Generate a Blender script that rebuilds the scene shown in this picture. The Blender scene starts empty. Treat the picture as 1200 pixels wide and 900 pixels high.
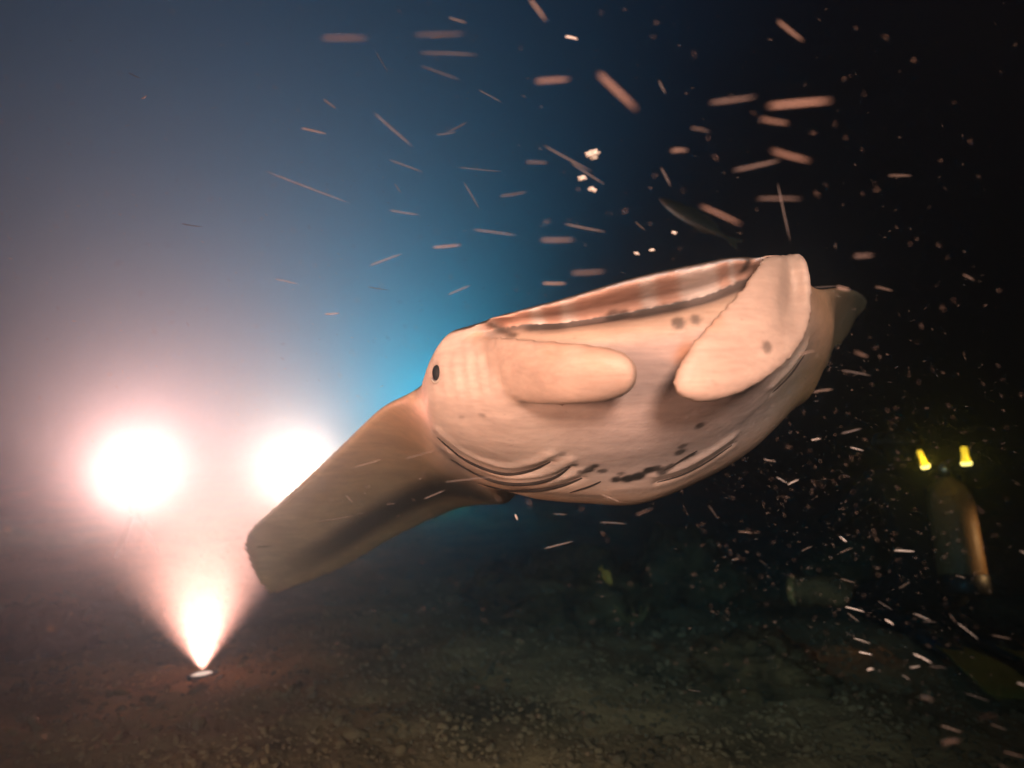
import bpy, bmesh, math, random
import numpy as np
from mathutils import Vector, Matrix, noise
from mathutils.bvhtree import BVHTree

random.seed(7)
RNG = np.random.default_rng(7)
SC = bpy.context.scene
COL = SC.collection

# ------------------------------------------------------------------ camera
FPX = 782.0                                  # focal length in pixels of the 1200 x 900 photograph
CAM_H = 1.0                                  # lens height over the sea bed (m)
PITCH = math.atan(50 / FPX)                  # looking slightly up
cam_d = bpy.data.cameras.new('camera')
cam_d.sensor_width = 36.0
cam_d.lens = 36.0 * FPX / 1200.0
cam_d.clip_start = 0.02
cam_d.clip_end = 400
cam_d.dof.use_dof = True
cam_d.dof.focus_distance = 1.15
cam_d.dof.aperture_fstop = 2.2
cam = bpy.data.objects.new('camera', cam_d)
COL.objects.link(cam)
cam.location = (0, 0, CAM_H)
cam.rotation_euler = (math.pi / 2 + PITCH, 0, 0)
SC.camera = cam
CP, SP = math.cos(PITCH), math.sin(PITCH)


def P(px, py, d):
    """A pixel of the photograph at depth d along the lens axis -> a point in metres."""
    x, z = (px - 600) / FPX * d, (450 - py) / FPX * d
    return Vector((x, d * CP - z * SP, CAM_H + d * SP + z * CP))


def on_floor(px, py):
    """Where the line of sight of a pixel meets the sea bed."""
    r = P(px, py, 1.0) - Vector((0, 0, CAM_H))
    k = -CAM_H / r.z
    return Vector((0, 0, CAM_H)) + r * k


# ------------------------------------------------------------------ world, night
W = bpy.data.worlds.new('World')
SC.world = W
W.use_nodes = True
wn = W.node_tree.nodes
bg = wn.get('Background') or wn.new('ShaderNodeBackground')
bg.inputs['Color'].default_value = (0.05, 0.12, 0.3, 1)
bg.inputs['Strength'].default_value = 0.004
SC.view_settings.view_transform = 'Standard'
SC.view_settings.look = 'None'
SC.view_settings.gamma = 1
SC.view_settings.exposure = 0
SC.view_settings.use_curve_mapping = False
cy = SC.cycles
cy.use_denoising = True
cy.max_bounces = 5
cy.diffuse_bounces = 2
cy.glossy_bounces = 2
cy.transmission_bounces = 3
cy.volume_bounces = 1
cy.transparent_max_bounces = 8
cy.caustics_reflective = False
cy.caustics_refractive = False
cy.use_light_tree = True


def spot(name, loc, target, power, color, angle, blend, radius, parent=None):
    l = bpy.data.lights.new(name, 'SPOT')
    l.energy = power
    l.color = color
    l.spot_size = math.radians(angle)
    l.spot_blend = blend
    l.shadow_soft_size = radius
    o = bpy.data.objects.new(name, l)
    COL.objects.link(o)
    d = Vector(target) - Vector(loc)
    o.rotation_euler = d.to_track_quat('-Z', 'Y').to_euler()
    o.location = loc
    return o


def point(name, loc, power, color, radius):
    l = bpy.data.lights.new(name, 'POINT')
    l.energy = power
    l.color = color
    l.shadow_soft_size = radius
    o = bpy.data.objects.new(name, l)
    COL.objects.link(o)
    o.location = loc
    return o


# the lit lamps: two video lights on the photographer's rig, three lights on the bottom, an added hidden one for blue water glow,
# one torch on a rock beside the diver
HAZE_DENSITY = 0.60
HAZE_COLOR = (0.046, 0.073, 0.10, 1)
HAZE_ABSORB = (0.0, 0.38, 0.76, 1)
HAZE_G = 0.87

RIG_L = (-0.72, -0.15, 0.98)
RIG_R = (0.24, -0.45, 1.40)
RIG_COLOR_L = (1.0, 0.235, 0.115)
RIG_COLOR_R = (1.0, 0.285, 0.160)
TORCH = (2.78, 2.86, 0.60)
LAMPS = [  # floor pixel, aim, power, colour, cone, blend
    dict(px=(155, 652), lift=0.34, scale=2.0, soft=0.32, aim=(0.42, -0.8, 1.2), power=23000, color=(1.0, 0.046, 0.0145), cone=126, blend=1.0),
    dict(px=(358, 626), lift=0.34, scale=2.0, soft=0.24, aim=(0.05, -1.0, 1.0), power=19000, color=(1.0, 0.056, 0.0155), cone=120, blend=1.0),
    dict(px=(238, 798), lift=-0.19, scale=1.2, soft=0.035, aim=(-0.06, 0.10, 1.0), power=170000, color=(1.0, 0.092, 0.034), cone=96, blend=1.0),
    dict(px=(556, 598), lift=0.1, scale=1.0, soft=0.05, aim=(-0.58, 0.0, 1.0), power=82000, color=(0.0, 1.0, 0.34), cone=150, blend=1.0),  # added lamp, out of sight behind the manta, to turn the water blue
]

# ------------------------------------------------------------------ materials


def mat(name, color, rough=0.6, spec=0.3, emit=None, estr=0.0, noise_scale=None, noise_amt=0.3, bump=0.0,
        bump_scale=60.0, color2=None, metallic=0.0, sss=0.0, trans=0.0, alpha=1.0):
    m = bpy.data.materials.new(name)
    m.use_nodes = True
    nt = m.node_tree
    b = nt.nodes['Principled BSDF']
    b.inputs['Base Color'].default_value = (*color, 1)
    b.inputs['Roughness'].default_value = rough
    b.inputs['Specular IOR Level'].default_value = spec
    b.inputs['Metallic'].default_value = metallic
    b.inputs['Alpha'].default_value = alpha
    if trans:
        b.inputs['Transmission Weight'].default_value = trans
    if sss:
        b.inputs['Subsurface Weight'].default_value = sss
        b.inputs['Subsurface Radius'].default_value = (0.02, 0.01, 0.006)
        b.inputs['Subsurface Scale'].default_value = 0.4
    if emit:
        b.inputs['Emission Color'].default_value = (*emit, 1)
        b.inputs['Emission Strength'].default_value = estr
    tc = nt.nodes.new('ShaderNodeTexCoord')
    if noise_scale:
        n = nt.nodes.new('ShaderNodeTexNoise')
        n.inputs['Scale'].default_value = noise_scale
        n.inputs['Detail'].default_value = 6
        nt.links.new(tc.outputs['Object'], n.inputs['Vector'])
        r = nt.nodes.new('ShaderNodeValToRGB')
        r.color_ramp.elements[0].position = 0.3
        r.color_ramp.elements[1].position = 0.7
        c2 = color2 or tuple(c * (1 - noise_amt) for c in color)
        r.color_ramp.elements[0].color = (*c2, 1)
        r.color_ramp.elements[1].color = (*color, 1)
        nt.links.new(n.outputs['Fac'], r.inputs['Fac'])
        nt.links.new(r.outputs['Color'], b.inputs['Base Color'])
    if bump:
        n2 = nt.nodes.new('ShaderNodeTexNoise')
        n2.inputs['Scale'].default_value = bump_scale
        n2.inputs['Detail'].default_value = 5
        nt.links.new(tc.outputs['Object'], n2.inputs['Vector'])
        bp = nt.nodes.new('ShaderNodeBump')
        bp.inputs['Strength'].default_value = bump
        bp.inputs['Distance'].default_value = 0.02
        nt.links.new(n2.outputs['Fac'], bp.inputs['Height'])
        nt.links.new(bp.outputs['Normal'], b.inputs['Normal'])
    return m


M_sand = mat('rubble sand', (0.60, 0.28, 0.125), 0.95, 0.1, noise_scale=2.2, color2=(0.20, 0.095, 0.045), bump=0.8, bump_scale=45)
M_rub = mat('coral rubble', (0.60, 0.29, 0.14), 0.95, 0.1, noise_scale=3.0, color2=(0.13, 0.065, 0.035), bump=0.5, bump_scale=90)
M_rock = mat('encrusted rock', (0.34, 0.15, 0.06), 0.95, 0.1, noise_scale=7.0, color2=(0.04, 0.025, 0.015), bump=1.0, bump_scale=25)
M_redrock = mat('reddish rock', (0.24, 0.11, 0.075), 0.95, 0.1, noise_scale=6.0, color2=(0.06, 0.035, 0.028), bump=1.0, bump_scale=25)
M_black = mat('black housing', (0.02, 0.02, 0.022), 0.45, 0.4, noise_scale=20, noise_amt=0.3)
M_neo = mat('neoprene', (0.012, 0.012, 0.014), 0.85, 0.2, noise_scale=30, noise_amt=0.4, bump=0.3, bump_scale=200)
M_tank = mat('tan tank paint', (0.30, 0.17, 0.07), 0.5, 0.3, noise_scale=14, noise_amt=0.25, bump=0.1)
M_steel = mat('steel', (0.5, 0.5, 0.5), 0.35, 0.5, metallic=1.0, noise_scale=30, noise_amt=0.3)
M_fin = mat('yellow fin', (0.5, 0.27, 0.04), 0.6, 0.3, noise_scale=12, noise_amt=0.35)
M_lens = mat('lit lens', (0.9, 0.8, 0.8), 0.2, 0.5, emit=(1.0, 0.25, 0.13), estr=4.0)
M_torchlens = mat('lit torch lens', (0.9, 0.7, 0.5), 0.2, 0.5, emit=(1.0, 0.55, 0.2), estr=1.5)
M_glow = mat('marker light', (0.8, 0.75, 0.1), 0.3, 0.4, emit=(1.0, 0.19, 0.006), estr=7.0)
M_glow2 = mat('marker light core', (0.9, 0.9, 0.4), 0.3, 0.4, emit=(1.0, 0.24, 0.04), estr=18)
M_eye = mat('manta eye', (0.008, 0.008, 0.008), 0.6, 0.2, noise_scale=40, noise_amt=0.4)
M_eyerim = mat('manta eye rim', (0.42, 0.36, 0.30), 0.5, 0.3, noise_scale=40, noise_amt=0.3)
M_gill = mat('gill slit', (0.035, 0.022, 0.017), 0.7, 0.2, noise_scale=40, noise_amt=0.5)
M_plk = {
    'pale': mat('pale plankton', (0.36, 0.32, 0.29), 0.4, 0.4, noise_scale=120, noise_amt=0.25),
    'orange': mat('orange plankton', (0.29, 0.245, 0.22), 0.45, 0.4, noise_scale=120, noise_amt=0.3),
    'grey': mat('grey plankton', (0.24, 0.23, 0.23), 0.5, 0.4, noise_scale=120, noise_amt=0.3),
    'white': mat('white plankton', (0.85, 0.85, 0.83), 0.3, 0.5, noise_scale=120, noise_amt=0.15),
}
for k, al in (('pale', 0.36), ('orange', 0.34), ('grey', 0.25), ('white', 0.85)):
    # see-through body, clearer towards head and tail
    t_ = M_plk[k].node_tree
    tc_ = t_.nodes.new('ShaderNodeTexCoord')
    sx_ = t_.nodes.new('ShaderNodeSeparateXYZ')
    ab_ = t_.nodes.new('ShaderNodeMath')
    ab_.operation = 'ABSOLUTE'
    mr_ = t_.nodes.new('ShaderNodeMapRange')
    mr_.interpolation_type = 'SMOOTHSTEP'
    mr_.inputs['From Min'].default_value = 0.28
    mr_.inputs['From Max'].default_value = 0.52
    mr_.inputs['To Min'].default_value = al
    mr_.inputs['To Max'].default_value = al * 0.1
    t_.links.new(tc_.outputs['Object'], sx_.inputs[0])
    t_.links.new(sx_.outputs['X'], ab_.inputs[0])
    t_.links.new(ab_.outputs[0], mr_.inputs['Value'])
    t_.links.new(mr_.outputs['Result'], t_.nodes['Principled BSDF'].inputs['Alpha'])
M_jelly = mat('white jelly', (0.7, 0.72, 0.68), 0.2, 0.6, noise_scale=300, noise_amt=0.4, alpha=0.9)
M_speck = mat('plankton speck', (0.36, 0.32, 0.29), 0.5, 0.4, noise_scale=3, noise_amt=0.7, alpha=0.6)
M_yfish = mat('yellow fish skin', (0.80, 0.36, 0.05), 0.4, 0.4, noise_scale=40, noise_amt=0.2)
M_gfish = mat('olive fish skin', (0.20, 0.085, 0.03), 0.4, 0.4, noise_scale=30, noise_amt=0.4)
M_spg = mat('pale sponge', (0.55, 0.26, 0.09), 0.9, 0.1, noise_scale=18, noise_amt=0.5, bump=0.8, bump_scale=40)

# ------------------------------------------------------------------ mesh helpers


def mesh_obj(name, verts, faces, material, parent=None, smooth=True):
    me = bpy.data.meshes.new(name)
    me.from_pydata([tuple(v) for v in verts], [], faces)
    me.materials.append(material)
    if smooth:
        me.polygons.foreach_set('use_smooth', [True] * len(me.polygons))
    me.update()
    o = bpy.data.objects.new(name, me)
    COL.objects.link(o)
    if parent:
        o.parent = parent
        o.matrix_parent_inverse = parent.matrix_world.inverted()
    return o


def fix_normals(o):
    bm = bmesh.new()
    bm.from_mesh(o.data)
    bmesh.ops.recalc_face_normals(bm, faces=bm.faces)
    bm.to_mesh(o.data)
    bm.free()
    return o


def empty(name, loc=(0, 0, 0), rot=(0, 0, 0)):
    o = bpy.data.objects.new(name, None)
    COL.objects.link(o)
    o.location = loc
    o.rotation_euler = rot
    o.empty_display_size = 0.05
    bpy.context.view_layer.update()
    return o


def tag(o, label, cat, group=None):
    o['label'] = label
    o['category'] = cat
    if group:
        o['group'] = group
    return o


def loft(rings, closed=True, caps=True):
    """rings: list of equally long lists of points -> verts, faces"""
    n = len(rings[0])
    v = [p for r in rings for p in r]
    f = []
    for i in range(len(rings) - 1):
        for j in range(n if closed else n - 1):
            a, b = i * n + j, i * n + (j + 1) % n
            f.append((a, b, b + n, a + n))
    if caps:
        f.append(tuple(range(n - 1, -1, -1)))
        f.append(tuple(range((len(rings) - 1) * n, len(rings) * n)))
    return v, f


def frame_of(d):
    d = Vector(d).normalized()
    a = Vector((0, 0, 1)) if abs(d.z) < 0.9 else Vector((1, 0, 0))
    x = d.cross(a).normalized()
    return x, x.cross(d).normalized()


def tube(pts, radii, n=10, flat=1.0):
    rings = []
    pts = [Vector(p) for p in pts]
    x0 = None
    for i, p in enumerate(pts):
        d = pts[min(i + 1, len(pts) - 1)] - pts[max(i - 1, 0)]
        x, y = frame_of(d)
        if x0 is not None:
            x = (x0 - d.normalized() * x0.dot(d.normalized())).normalized()
            y = x.cross(d.normalized())
        x0 = x
        r = radii[i]
        rings.append([p + x * (r * math.cos(2 * math.pi * k / n)) + y * (r * flat * math.sin(2 * math.pi * k / n)) for k in range(n)])
    return loft(rings)


def lathe(profile, n=24, axis_loc=(0, 0, 0)):
    rings = [[Vector((r * math.cos(2 * math.pi * k / n), r * math.sin(2 * math.pi * k / n), z)) + Vector(axis_loc) for k in range(n)]
             for r, z in profile]
    return loft(rings)


def catmull(pts, m, closed=False):
    """pts: (n, ...) array of control values; m samples per span"""
    pts = np.asarray(pts, float)
    n = len(pts)
    out = []
    spans = n if closed else n - 1
    for i in range(spans):
        if closed:
            p0, p1, p2, p3 = pts[(i - 1) % n], pts[i], pts[(i + 1) % n], pts[(i + 2) % n]
        else:
            p0, p1, p2, p3 = pts[max(i - 1, 0)], pts[i], pts[i + 1], pts[min(i + 2, n - 1)]
        for k in range(m):
            t = k / m
            out.append(0.5 * (2 * p1 + (p2 - p0) * t + (2 * p0 - 5 * p1 + 4 * p2 - p3) * t * t + (3 * p1 - p0 - 3 * p2 + p3) * t ** 3))
    if not closed:
        out.append(pts[-1])
    return np.array(out)


def sm(a, b, x):
    t = np.clip((x - a) / (b - a), 0, 1)
    return t * t * (3 - 2 * t)


# ------------------------------------------------------------------ sea bed
def bed_z(x, y):
    v = Vector((x, y, 0))
    return (0.10 * noise.noise(v * 0.45 + Vector((3.1, 0, 0))) + 0.045 * noise.noise(v * 1.7) + 0.026 * noise.noise(v * 5.3)
            + 0.013 * noise.noise(v * 13.0) + 0.006 * noise.noise(v * 31.0)) - 0.03


def axis_steps(lo, hi, near_lo, near_hi, fine, grow):
    a = list(np.arange(near_lo, near_hi, fine))
    s, x = fine, a[-1]
    while x < hi:
        s *= grow
        x += s
        a.append(x)
    s, x = fine, near_lo
    while x > lo:
        s *= grow
        x -= s
        a.insert(0, x)
    return a


xs = axis_steps(-60, 60, -3.2, 3.2, 0.026, 1.07)
ys = axis_steps(-25, 90, 1.2, 6.0, 0.026, 1.06)
bv = [(x, y, bed_z(x, y)) for y in ys for x in xs]
nx = len(xs)
bf = [(j * nx + i, j * nx + i + 1, (j + 1) * nx + i + 1, (j + 1) * nx + i) for j in range(len(ys) - 1) for i in range(nx - 1)]
bed = mesh_obj('sea_bed', bv, bf, M_sand)
bed['kind'] = 'structure'

# loose coral rubble: far too many to count, one object
ico = bmesh.new()
bmesh.ops.create_icosphere(ico, subdivisions=1, radius=1.0)
ico_v = np.array([v.co[:] for v in ico.verts])
ico_f = np.array([[v.index for v in f.verts] for f in ico.faces])
ico.free()
NR = 30000
rv, rf = [], []
for k in range(NR):
    d = 1.3 + 7.0 * random.random() ** 1.5
    x = random.uniform(-0.95, 0.95) * d
    s = random.lognormvariate(math.log(0.0062), 0.5)
    s = min(s, 0.03)
    if k % 45 == 0:
        s = random.uniform(0.010, 0.022)
    a = random.uniform(0, 6.28)
    sc = np.array([s * random.uniform(0.8, 1.7), s * random.uniform(0.6, 1.1), s * random.uniform(0.5, 0.9)])
    v = ico_v * (1 + RNG.uniform(-0.42, 0.42, (len(ico_v), 1))) * sc
    tl = random.uniform(-0.6, 0.6)
    R = np.array(Matrix.Rotation(a, 3, 'Z') @ Matrix.Rotation(tl, 3, 'Y'))
    v = v @ R.T + np.array([x, d, bed_z(x, d) + s * 0.25])
    rf.append(ico_f + k * len(ico_v))
    rv.append(v)
rub = mesh_obj('coral_rubble', np.concatenate(rv).tolist(), np.concatenate(rf).tolist(), M_rub)
rub['kind'] = 'stuff'
rub['label'] = 'loose brown coral rubble and gravel strewn over the sea bed'


def rock(name, loc, size, material, seed, sub=5, rough=0.45):
    bm = bmesh.new()
    bmesh.ops.create_icosphere(bm, subdivisions=sub, radius=1.0)
    off = Vector((seed * 7.3, seed * 3.1, seed))
    for v in bm.verts:
        c = v.co.copy()
        k = 1 + rough * noise.noise(c * 1.3 + off) + rough * 0.6 * noise.noise(c * 3.2 + off) + rough * 0.35 * noise.noise(c * 7.5 + off) + rough * 0.3 * noise.noise(c * 15 + off) + rough * 0.16 * noise.noise(c * 31 + off)
        v.co = Vector((c.x * k * size[0], c.y * k * size[1], c.z * k * size[2]))
    me = bpy.data.meshes.new(name)
    bm.to_mesh(me)
    bm.free()
    me.materials.append(material)
    me.polygons.foreach_set('use_smooth', [True] * len(me.polygons))
    o = bpy.data.objects.new(name, me)
    COL.objects.link(o)
    o.location = loc
    return o


def rock_at(px, py, w, h, material, seed, label, name='rock', cat='rock', depth_ratio=0.8):
    c = on_floor(px, py)
    c.z = bed_z(c.x, c.y) + h * 0.12
    return tag(rock(name, c, (w / 2, w / 2 * depth_ratio, h), material, seed), label, cat)


rock_at(680, 700, 0.95, 0.26, M_rock, 1, 'low dark coral mound behind and below the manta belly', 'coral_mound', 'coral')
rock_at(800, 690, 0.75, 0.30, M_rock, 2, 'dark coral mound beside a sandy gap right of the low mound', 'coral_mound', 'coral')
rock_at(590, 690, 0.45, 0.15, M_rock, 3, 'small dark rock at the edge of the low coral mound', 'rock', 'rock')
rock_at(48, 745, 0.42, 0.17, M_redrock, 4, 'reddish brown rock on the rubble beyond the lights', 'rock', 'rock')
rock_at(1010, 690, 0.7, 0.24, M_rock, 6, 'dark boulder behind the pale ended tube sponge', 'rock', 'rock')
rock_at(890, 790, 0.5, 0.13, M_rock, 8, 'flat dark rock lying on the rubble below the sponge', 'rock', 'rock')

# tube sponge with a pale open end
sp0, sp1 = P(932, 692, 2.75), P(1000, 694, 2.62)
tsp = empty('tube_sponge', (sp1.x, sp1.y, bed_z(sp1.x, sp1.y)))
tag(tsp, 'brown tube sponge lying sideways with a pale rim at its end', 'sponge')
ax = [sp1.lerp(sp0, t) for t in np.linspace(0, 1, 9)]
v, f = tube(ax, [0.03, 0.055, 0.062, 0.056, 0.063, 0.058, 0.06, 0.058, 0.057], 16)
v = [p + Vector((noise.noise(p * 25), noise.noise(p * 25 + Vector((5, 0, 0))), noise.noise(p * 25 + Vector((0, 9, 0))))) * 0.012 for p in v]
mesh_obj('sponge_wall', v, f, M_rock, tsp)
dv = (sp0 - sp1).normalized()
xx, yy = frame_of(dv)
rings = []
for a in np.linspace(0, 2 * math.pi, 25)[:-1]:
    c = sp0 + dv * 0.004 + (xx * math.cos(a) + yy * math.sin(a)) * 0.05
    rr = (xx * math.cos(a) + yy * math.sin(a))
    rings.append([c + rr * (0.014 * math.cos(b)) + dv * (0.016 * math.sin(b)) for b in np.linspace(0, 2 * math.pi, 9)[:-1]])
rings.append(rings[0])
v, f = loft(rings, caps=False)
mesh_obj('sponge_rim', v, f, M_spg, tsp)

# ------------------------------------------------------------------ the manta
# Control sections run from the wing tip over the drooping wing, the head and on to the other tip.
# Each closed section: upper lip, mouth back, lower lip, three belly points, rear edge, three back points.


def wing_section(le, te, vfrac, t, edge, sag):
    """le / te points, belly points on the chord, back points one thickness behind"""
    le, te = Vector(le), Vector(te)
    ch = te - le
    n = sag.normalized()
    pts = []
    e = edge
    cdir = ch.normalized()
    pts.append(le + n * e * 0.9)
    pts.append(le - cdir * e * 0.6 + n * e * 0.45)
    pts.append(le)
    for q, b in vfrac:
        pts.append(le + ch * q - n * b)
    pts.append(te + n * e * 0.3)
    pts.append(le + ch * 0.80 + n * t * 0.45)
    pts.append(le + ch * 0.45 + n * t * 0.95)
    pts.append(le + ch * 0.16 + n * t * 0.75)
    return pts


back_l = Vector((-0.62, 0.30, 0.72))      # towards the back of the drooping wing
back_r = Vector((-0.15, 0.35, 0.92))
SEC = []
vf = [(0.18, 0.0), (0.45, 0.0), (0.78, 0.0)]
SEC.append(wing_section(P(285, 644, 2.15), P(308, 694, 2.23), vf, 0.012, 0.010, back_l))
SEC.append(wing_section(P(289, 635, 2.10), P(317, 699, 2.24), vf, 0.018, 0.012, back_l))
SEC.append(wing_section(P(300, 622, 2.02), P(335, 694, 2.28), vf, 0.030, 0.018, back_l))
SEC.append(wing_section(P(345, 583, 1.85), P(400, 668, 2.32), vf, 0.045, 0.020, back_l))
SEC.append(wing_section(P(400, 534, 1.66), P(464, 631, 2.32), vf, 0.065, 0.022, back_l))
SEC.append(wing_section(P(452, 489, 1.44), P(532, 600, 2.30), [(0.14, 0.01), (0.4, 0.02), (0.75, 0.01)], 0.11, 0.026, back_l))


def S(*p):
    SEC.append([P(*q) for q in p])


S((492, 452, 1.24), (487, 460, 1.24), (490, 470, 1.24), (497, 498, 1.28), (520, 545, 1.45), (585, 590, 1.85), (590, 577, 2.28), (565, 520, 2.1), (540, 465, 1.7), (506, 450, 1.36))
S((520, 396, 1.13), (511, 415, 1.12), (507, 440, 1.12), (506, 478, 1.14), (528, 528, 1.26), (590, 574, 1.55), (635, 530, 2.30), (610, 475, 2.1), (565, 432, 1.65), (533, 402, 1.25))
S((560, 377, 1.07), (577, 388, 1.13), (584, 401, 1.06), (560, 470, 1.08), (580, 540, 1.21), (622, 579, 1.5), (660, 520, 2.35), (645, 455, 2.1), (605, 412, 1.6), (572, 384, 1.2))
S((600, 367, 1.035), (606, 384, 1.10), (612, 396, 1.035), (600, 468, 1.05), (615, 545, 1.20), (643, 582, 1.5), (675, 510, 2.4), (662, 447, 2.15), (632, 398, 1.57), (607, 371, 1.17))
S((660, 352, 1.01), (664, 380, 1.10), (668, 392, 1.02), (650, 460, 1.04), (668, 548, 1.20), (685, 584, 1.5), (700, 500, 2.45), (690, 438, 2.2), (670, 384, 1.55), (662, 356, 1.15))
S((745, 328, 1.00), (748, 365, 1.10), (752, 381, 1.01), (750, 450, 1.04), (755, 542, 1.20), (750, 583, 1.5), (745, 480, 2.5), (745, 425, 2.25), (745, 364, 1.55), (745, 332, 1.15))
S((820, 312, 1.01), (823, 349, 1.10), (828, 366, 1.02), (840, 432, 1.04), (836, 516, 1.20), (820, 557, 1.5), (795, 475, 2.45), (797, 415, 2.2), (812, 350, 1.55), (819, 316, 1.15))
S((866, 303, 1.035), (866, 330, 1.09), (872, 352, 1.035), (893, 412, 1.06), (890, 482, 1.21), (868, 530, 1.5), (832, 460, 2.4), (835, 405, 2.15), (852, 346, 1.57), (864, 309, 1.17))
S((902, 306, 1.07), (900, 322, 1.11), (910, 345, 1.06), (925, 398, 1.09), (918, 458, 1.24), (898, 506, 1.5), (862, 450, 2.35), (862, 400, 2.1), (882, 345, 1.6), (899, 314, 1.2))
S((935, 318, 1.13), (940, 332, 1.12), (945, 350, 1.12), (952, 390, 1.16), (945, 436, 1.30), (924, 482, 1.58), (892, 450, 2.30), (892, 398, 2.1), (912, 350, 1.65), (929, 326, 1.25))
S((956, 338, 1.27), (963, 346, 1.26), (968, 356, 1.27), (976, 388, 1.32), (968, 426, 1.42), (946, 466, 1.60), (924, 452, 1.95), (926, 400, 1.95), (940, 360, 1.68), (951, 343, 1.42))
SEC.append(wing_section(P(984, 345, 1.50), P(966, 436, 1.80), vf, 0.06, 0.020, back_r))
SEC.append(wing_section(P(1000, 345, 1.74), P(992, 398, 1.92), vf, 0.04, 0.018, back_r))
SEC.append(wing_section(P(1010, 348, 1.92), P(1004, 376, 2.02), vf, 0.02, 0.014, back_r))
SEC.append(wing_section(P(1017, 354, 2.00), P(1014, 364, 2.04), vf, 0.012, 0.010, back_r))

NS, NU = 9, 9                       # samples per span, along sections and round a section
ctrl = np.array([[list(p) for p in s] for s in SEC])
along = catmull(ctrl, NS)           # (rings, 10, 3)
rings = np.array([catmull(r, NU, closed=True) for r in along])
nring, nu = rings.shape[:2]
body_v, body_f = loft([[Vector(p) for p in r] for r in rings])
uu = np.tile(np.arange(nu) / NU, nring)
vv = np.repeat(np.arange(nring) / NS, nu) - 1.0


def paddle(pairs, bulge, thick, fold=None, n=11, m=6):
    """a cephalic lobe from pairs of edge points; bellied towards the lens side"""
    arr = np.array([[list(P(*a)), list(P(*b))] for a, b in pairs])
    arr = catmull(arr, m)
    rings = []
    L = len(arr)
    for i, (a, b) in enumerate(arr):
        a, b = Vector(a), Vector(b)
        c = (a + b) / 2
        out = (Vector((0, 0, CAM_H)) - c).normalized()
        t = i / (L - 1)
        end = min(1.0, math.sqrt(max(0.0, 1 - max(0, (t - 0.75) / 0.25) ** 2)) + 0.12)
        ring = []
        for s in np.linspace(-1, 1, n):
            g = bulge * math.sqrt(max(0, 1 - s * s)) * end
            if fold:
                g -= fold[0] * math.exp(-((s - fold[1] - 0.6 * t) / 0.26) ** 2) * (1 - sm(0.2, 0.55, t))
            ring.append(a.lerp(b, (s + 1) / 2) + out * g)
        for s in np.linspace(1, -1, n)[1:-1]:
            g = bulge * math.sqrt(max(0, 1 - s * s)) * end - thick * math.sqrt(max(0, 1 - s ** 4)) * (0.35 + 0.65 * end)
            if fold:
                g -= fold[0] * math.exp(-((s - fold[1] - 0.6 * t) / 0.26) ** 2) * (1 - sm(0.2, 0.55, t))
            ring.append(a.lerp(b, (s + 1) / 2) + out * g)
        rings.append(ring)
    v, f = loft(rings)
    npr = len(rings[0])
    return v, f, np.tile(np.arange(npr), L), np.repeat(np.arange(L) / (L - 1), npr), npr


lobe_l = paddle([((522, 404, 1.19), (524, 462, 1.20)), ((548, 390, 1.13), (550, 466, 1.17)), ((590, 393, 1.03), (590, 472, 1.085)),
                 ((640, 397, 0.965), (640, 477, 1.005)), ((690, 402, 0.935), (690, 475, 0.965)), ((722, 408, 0.930), (722, 469, 0.955)),
                 ((739, 418, 0.930), (739, 460, 0.945)), ((747, 431, 0.935), (747, 446, 0.940))], 0.034, 0.034)
lobe_r = paddle([((893, 299, 1.06), (940, 296, 1.08)), ((886, 307, 1.02), (949, 310, 1.05)), ((868, 335, 0.985), (954, 352, 1.03)),
                 ((840, 366, 0.955), (950, 390, 1.00)), ((810, 400, 0.935), (924, 426, 0.975)), ((792, 428, 0.93), (887, 453, 0.955)),
                 ((786, 448, 0.93), (852, 468, 0.945)), ((793, 465, 0.935), (818, 473, 0.94))], 0.022, 0.028, fold=(0.055, 0.25))

# tail and little back fin
tail_pts = [P(745, 470, 2.35), P(738, 468, 2.7), P(728, 462, 3.1), P(716, 455, 3.5)]
tail_v, tail_f = tube(catmull(np.array([list(p) for p in tail_pts]), 6), np.linspace(0.035, 0.010, 19), 10)
fb = P(742, 425, 2.30)
fin_rings = []
for i, t in enumerate(np.linspace(0, 1, 6)):
    c = fb + Vector((0, 0.10 * t, 0.11 * t)) + Vector((0, 0, -0.03))
    L, wd = 0.09 * (1 - 0.75 * t), 0.018 * (1 - 0.4 * t)
    fin_rings.append([c + Vector((wd * math.cos(a), L * math.sin(a), 0)) for a in np.linspace(0, 2 * math.pi, 13)[:-1]])
fin_v, fin_f = loft(fin_rings)

# colours on the control shapes, carried over to the fused skin
PALE = np.array([0.55, 0.42, 0.36])
PINK = np.array([0.55, 0.41, 0.37])
TAN = np.array([0.80, 0.42, 0.235])
DARK = np.array([0.045, 0.035, 0.030])
RED = np.array([0.58, 0.34, 0.26])
CREAM = np.array([0.74, 0.64, 0.59])


def mix(a, b, t):
    t = np.asarray(t)[..., None]
    return a * (1 - t) + b * t


c = np.tile(PALE, (len(uu), 1))
c = mix(c, PINK, sm(8.6, 10, vv) * (1 - sm(11.5, 13, vv)))
wing = np.clip((1 - sm(4.0, 6.0, vv)) + sm(13.2, 15.0, vv), 0, 1)
c = mix(c, TAN, wing * 0.9)
c = mix(c, TAN * np.array([1, 0.95, 0.9]), sm(4.0, 4.9, uu) * 0.7)
# dusky rear margin of the wing underside
marg = (1 - sm(4.6, 6.2, vv)) * sm(3.95, 4.5, uu) * (1 - sm(4.75, 5.3, uu)) * sm(0.6, 2.6, vv)
c = mix(c, np.array([0.055, 0.042, 0.036]), marg * 0.9)
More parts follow.
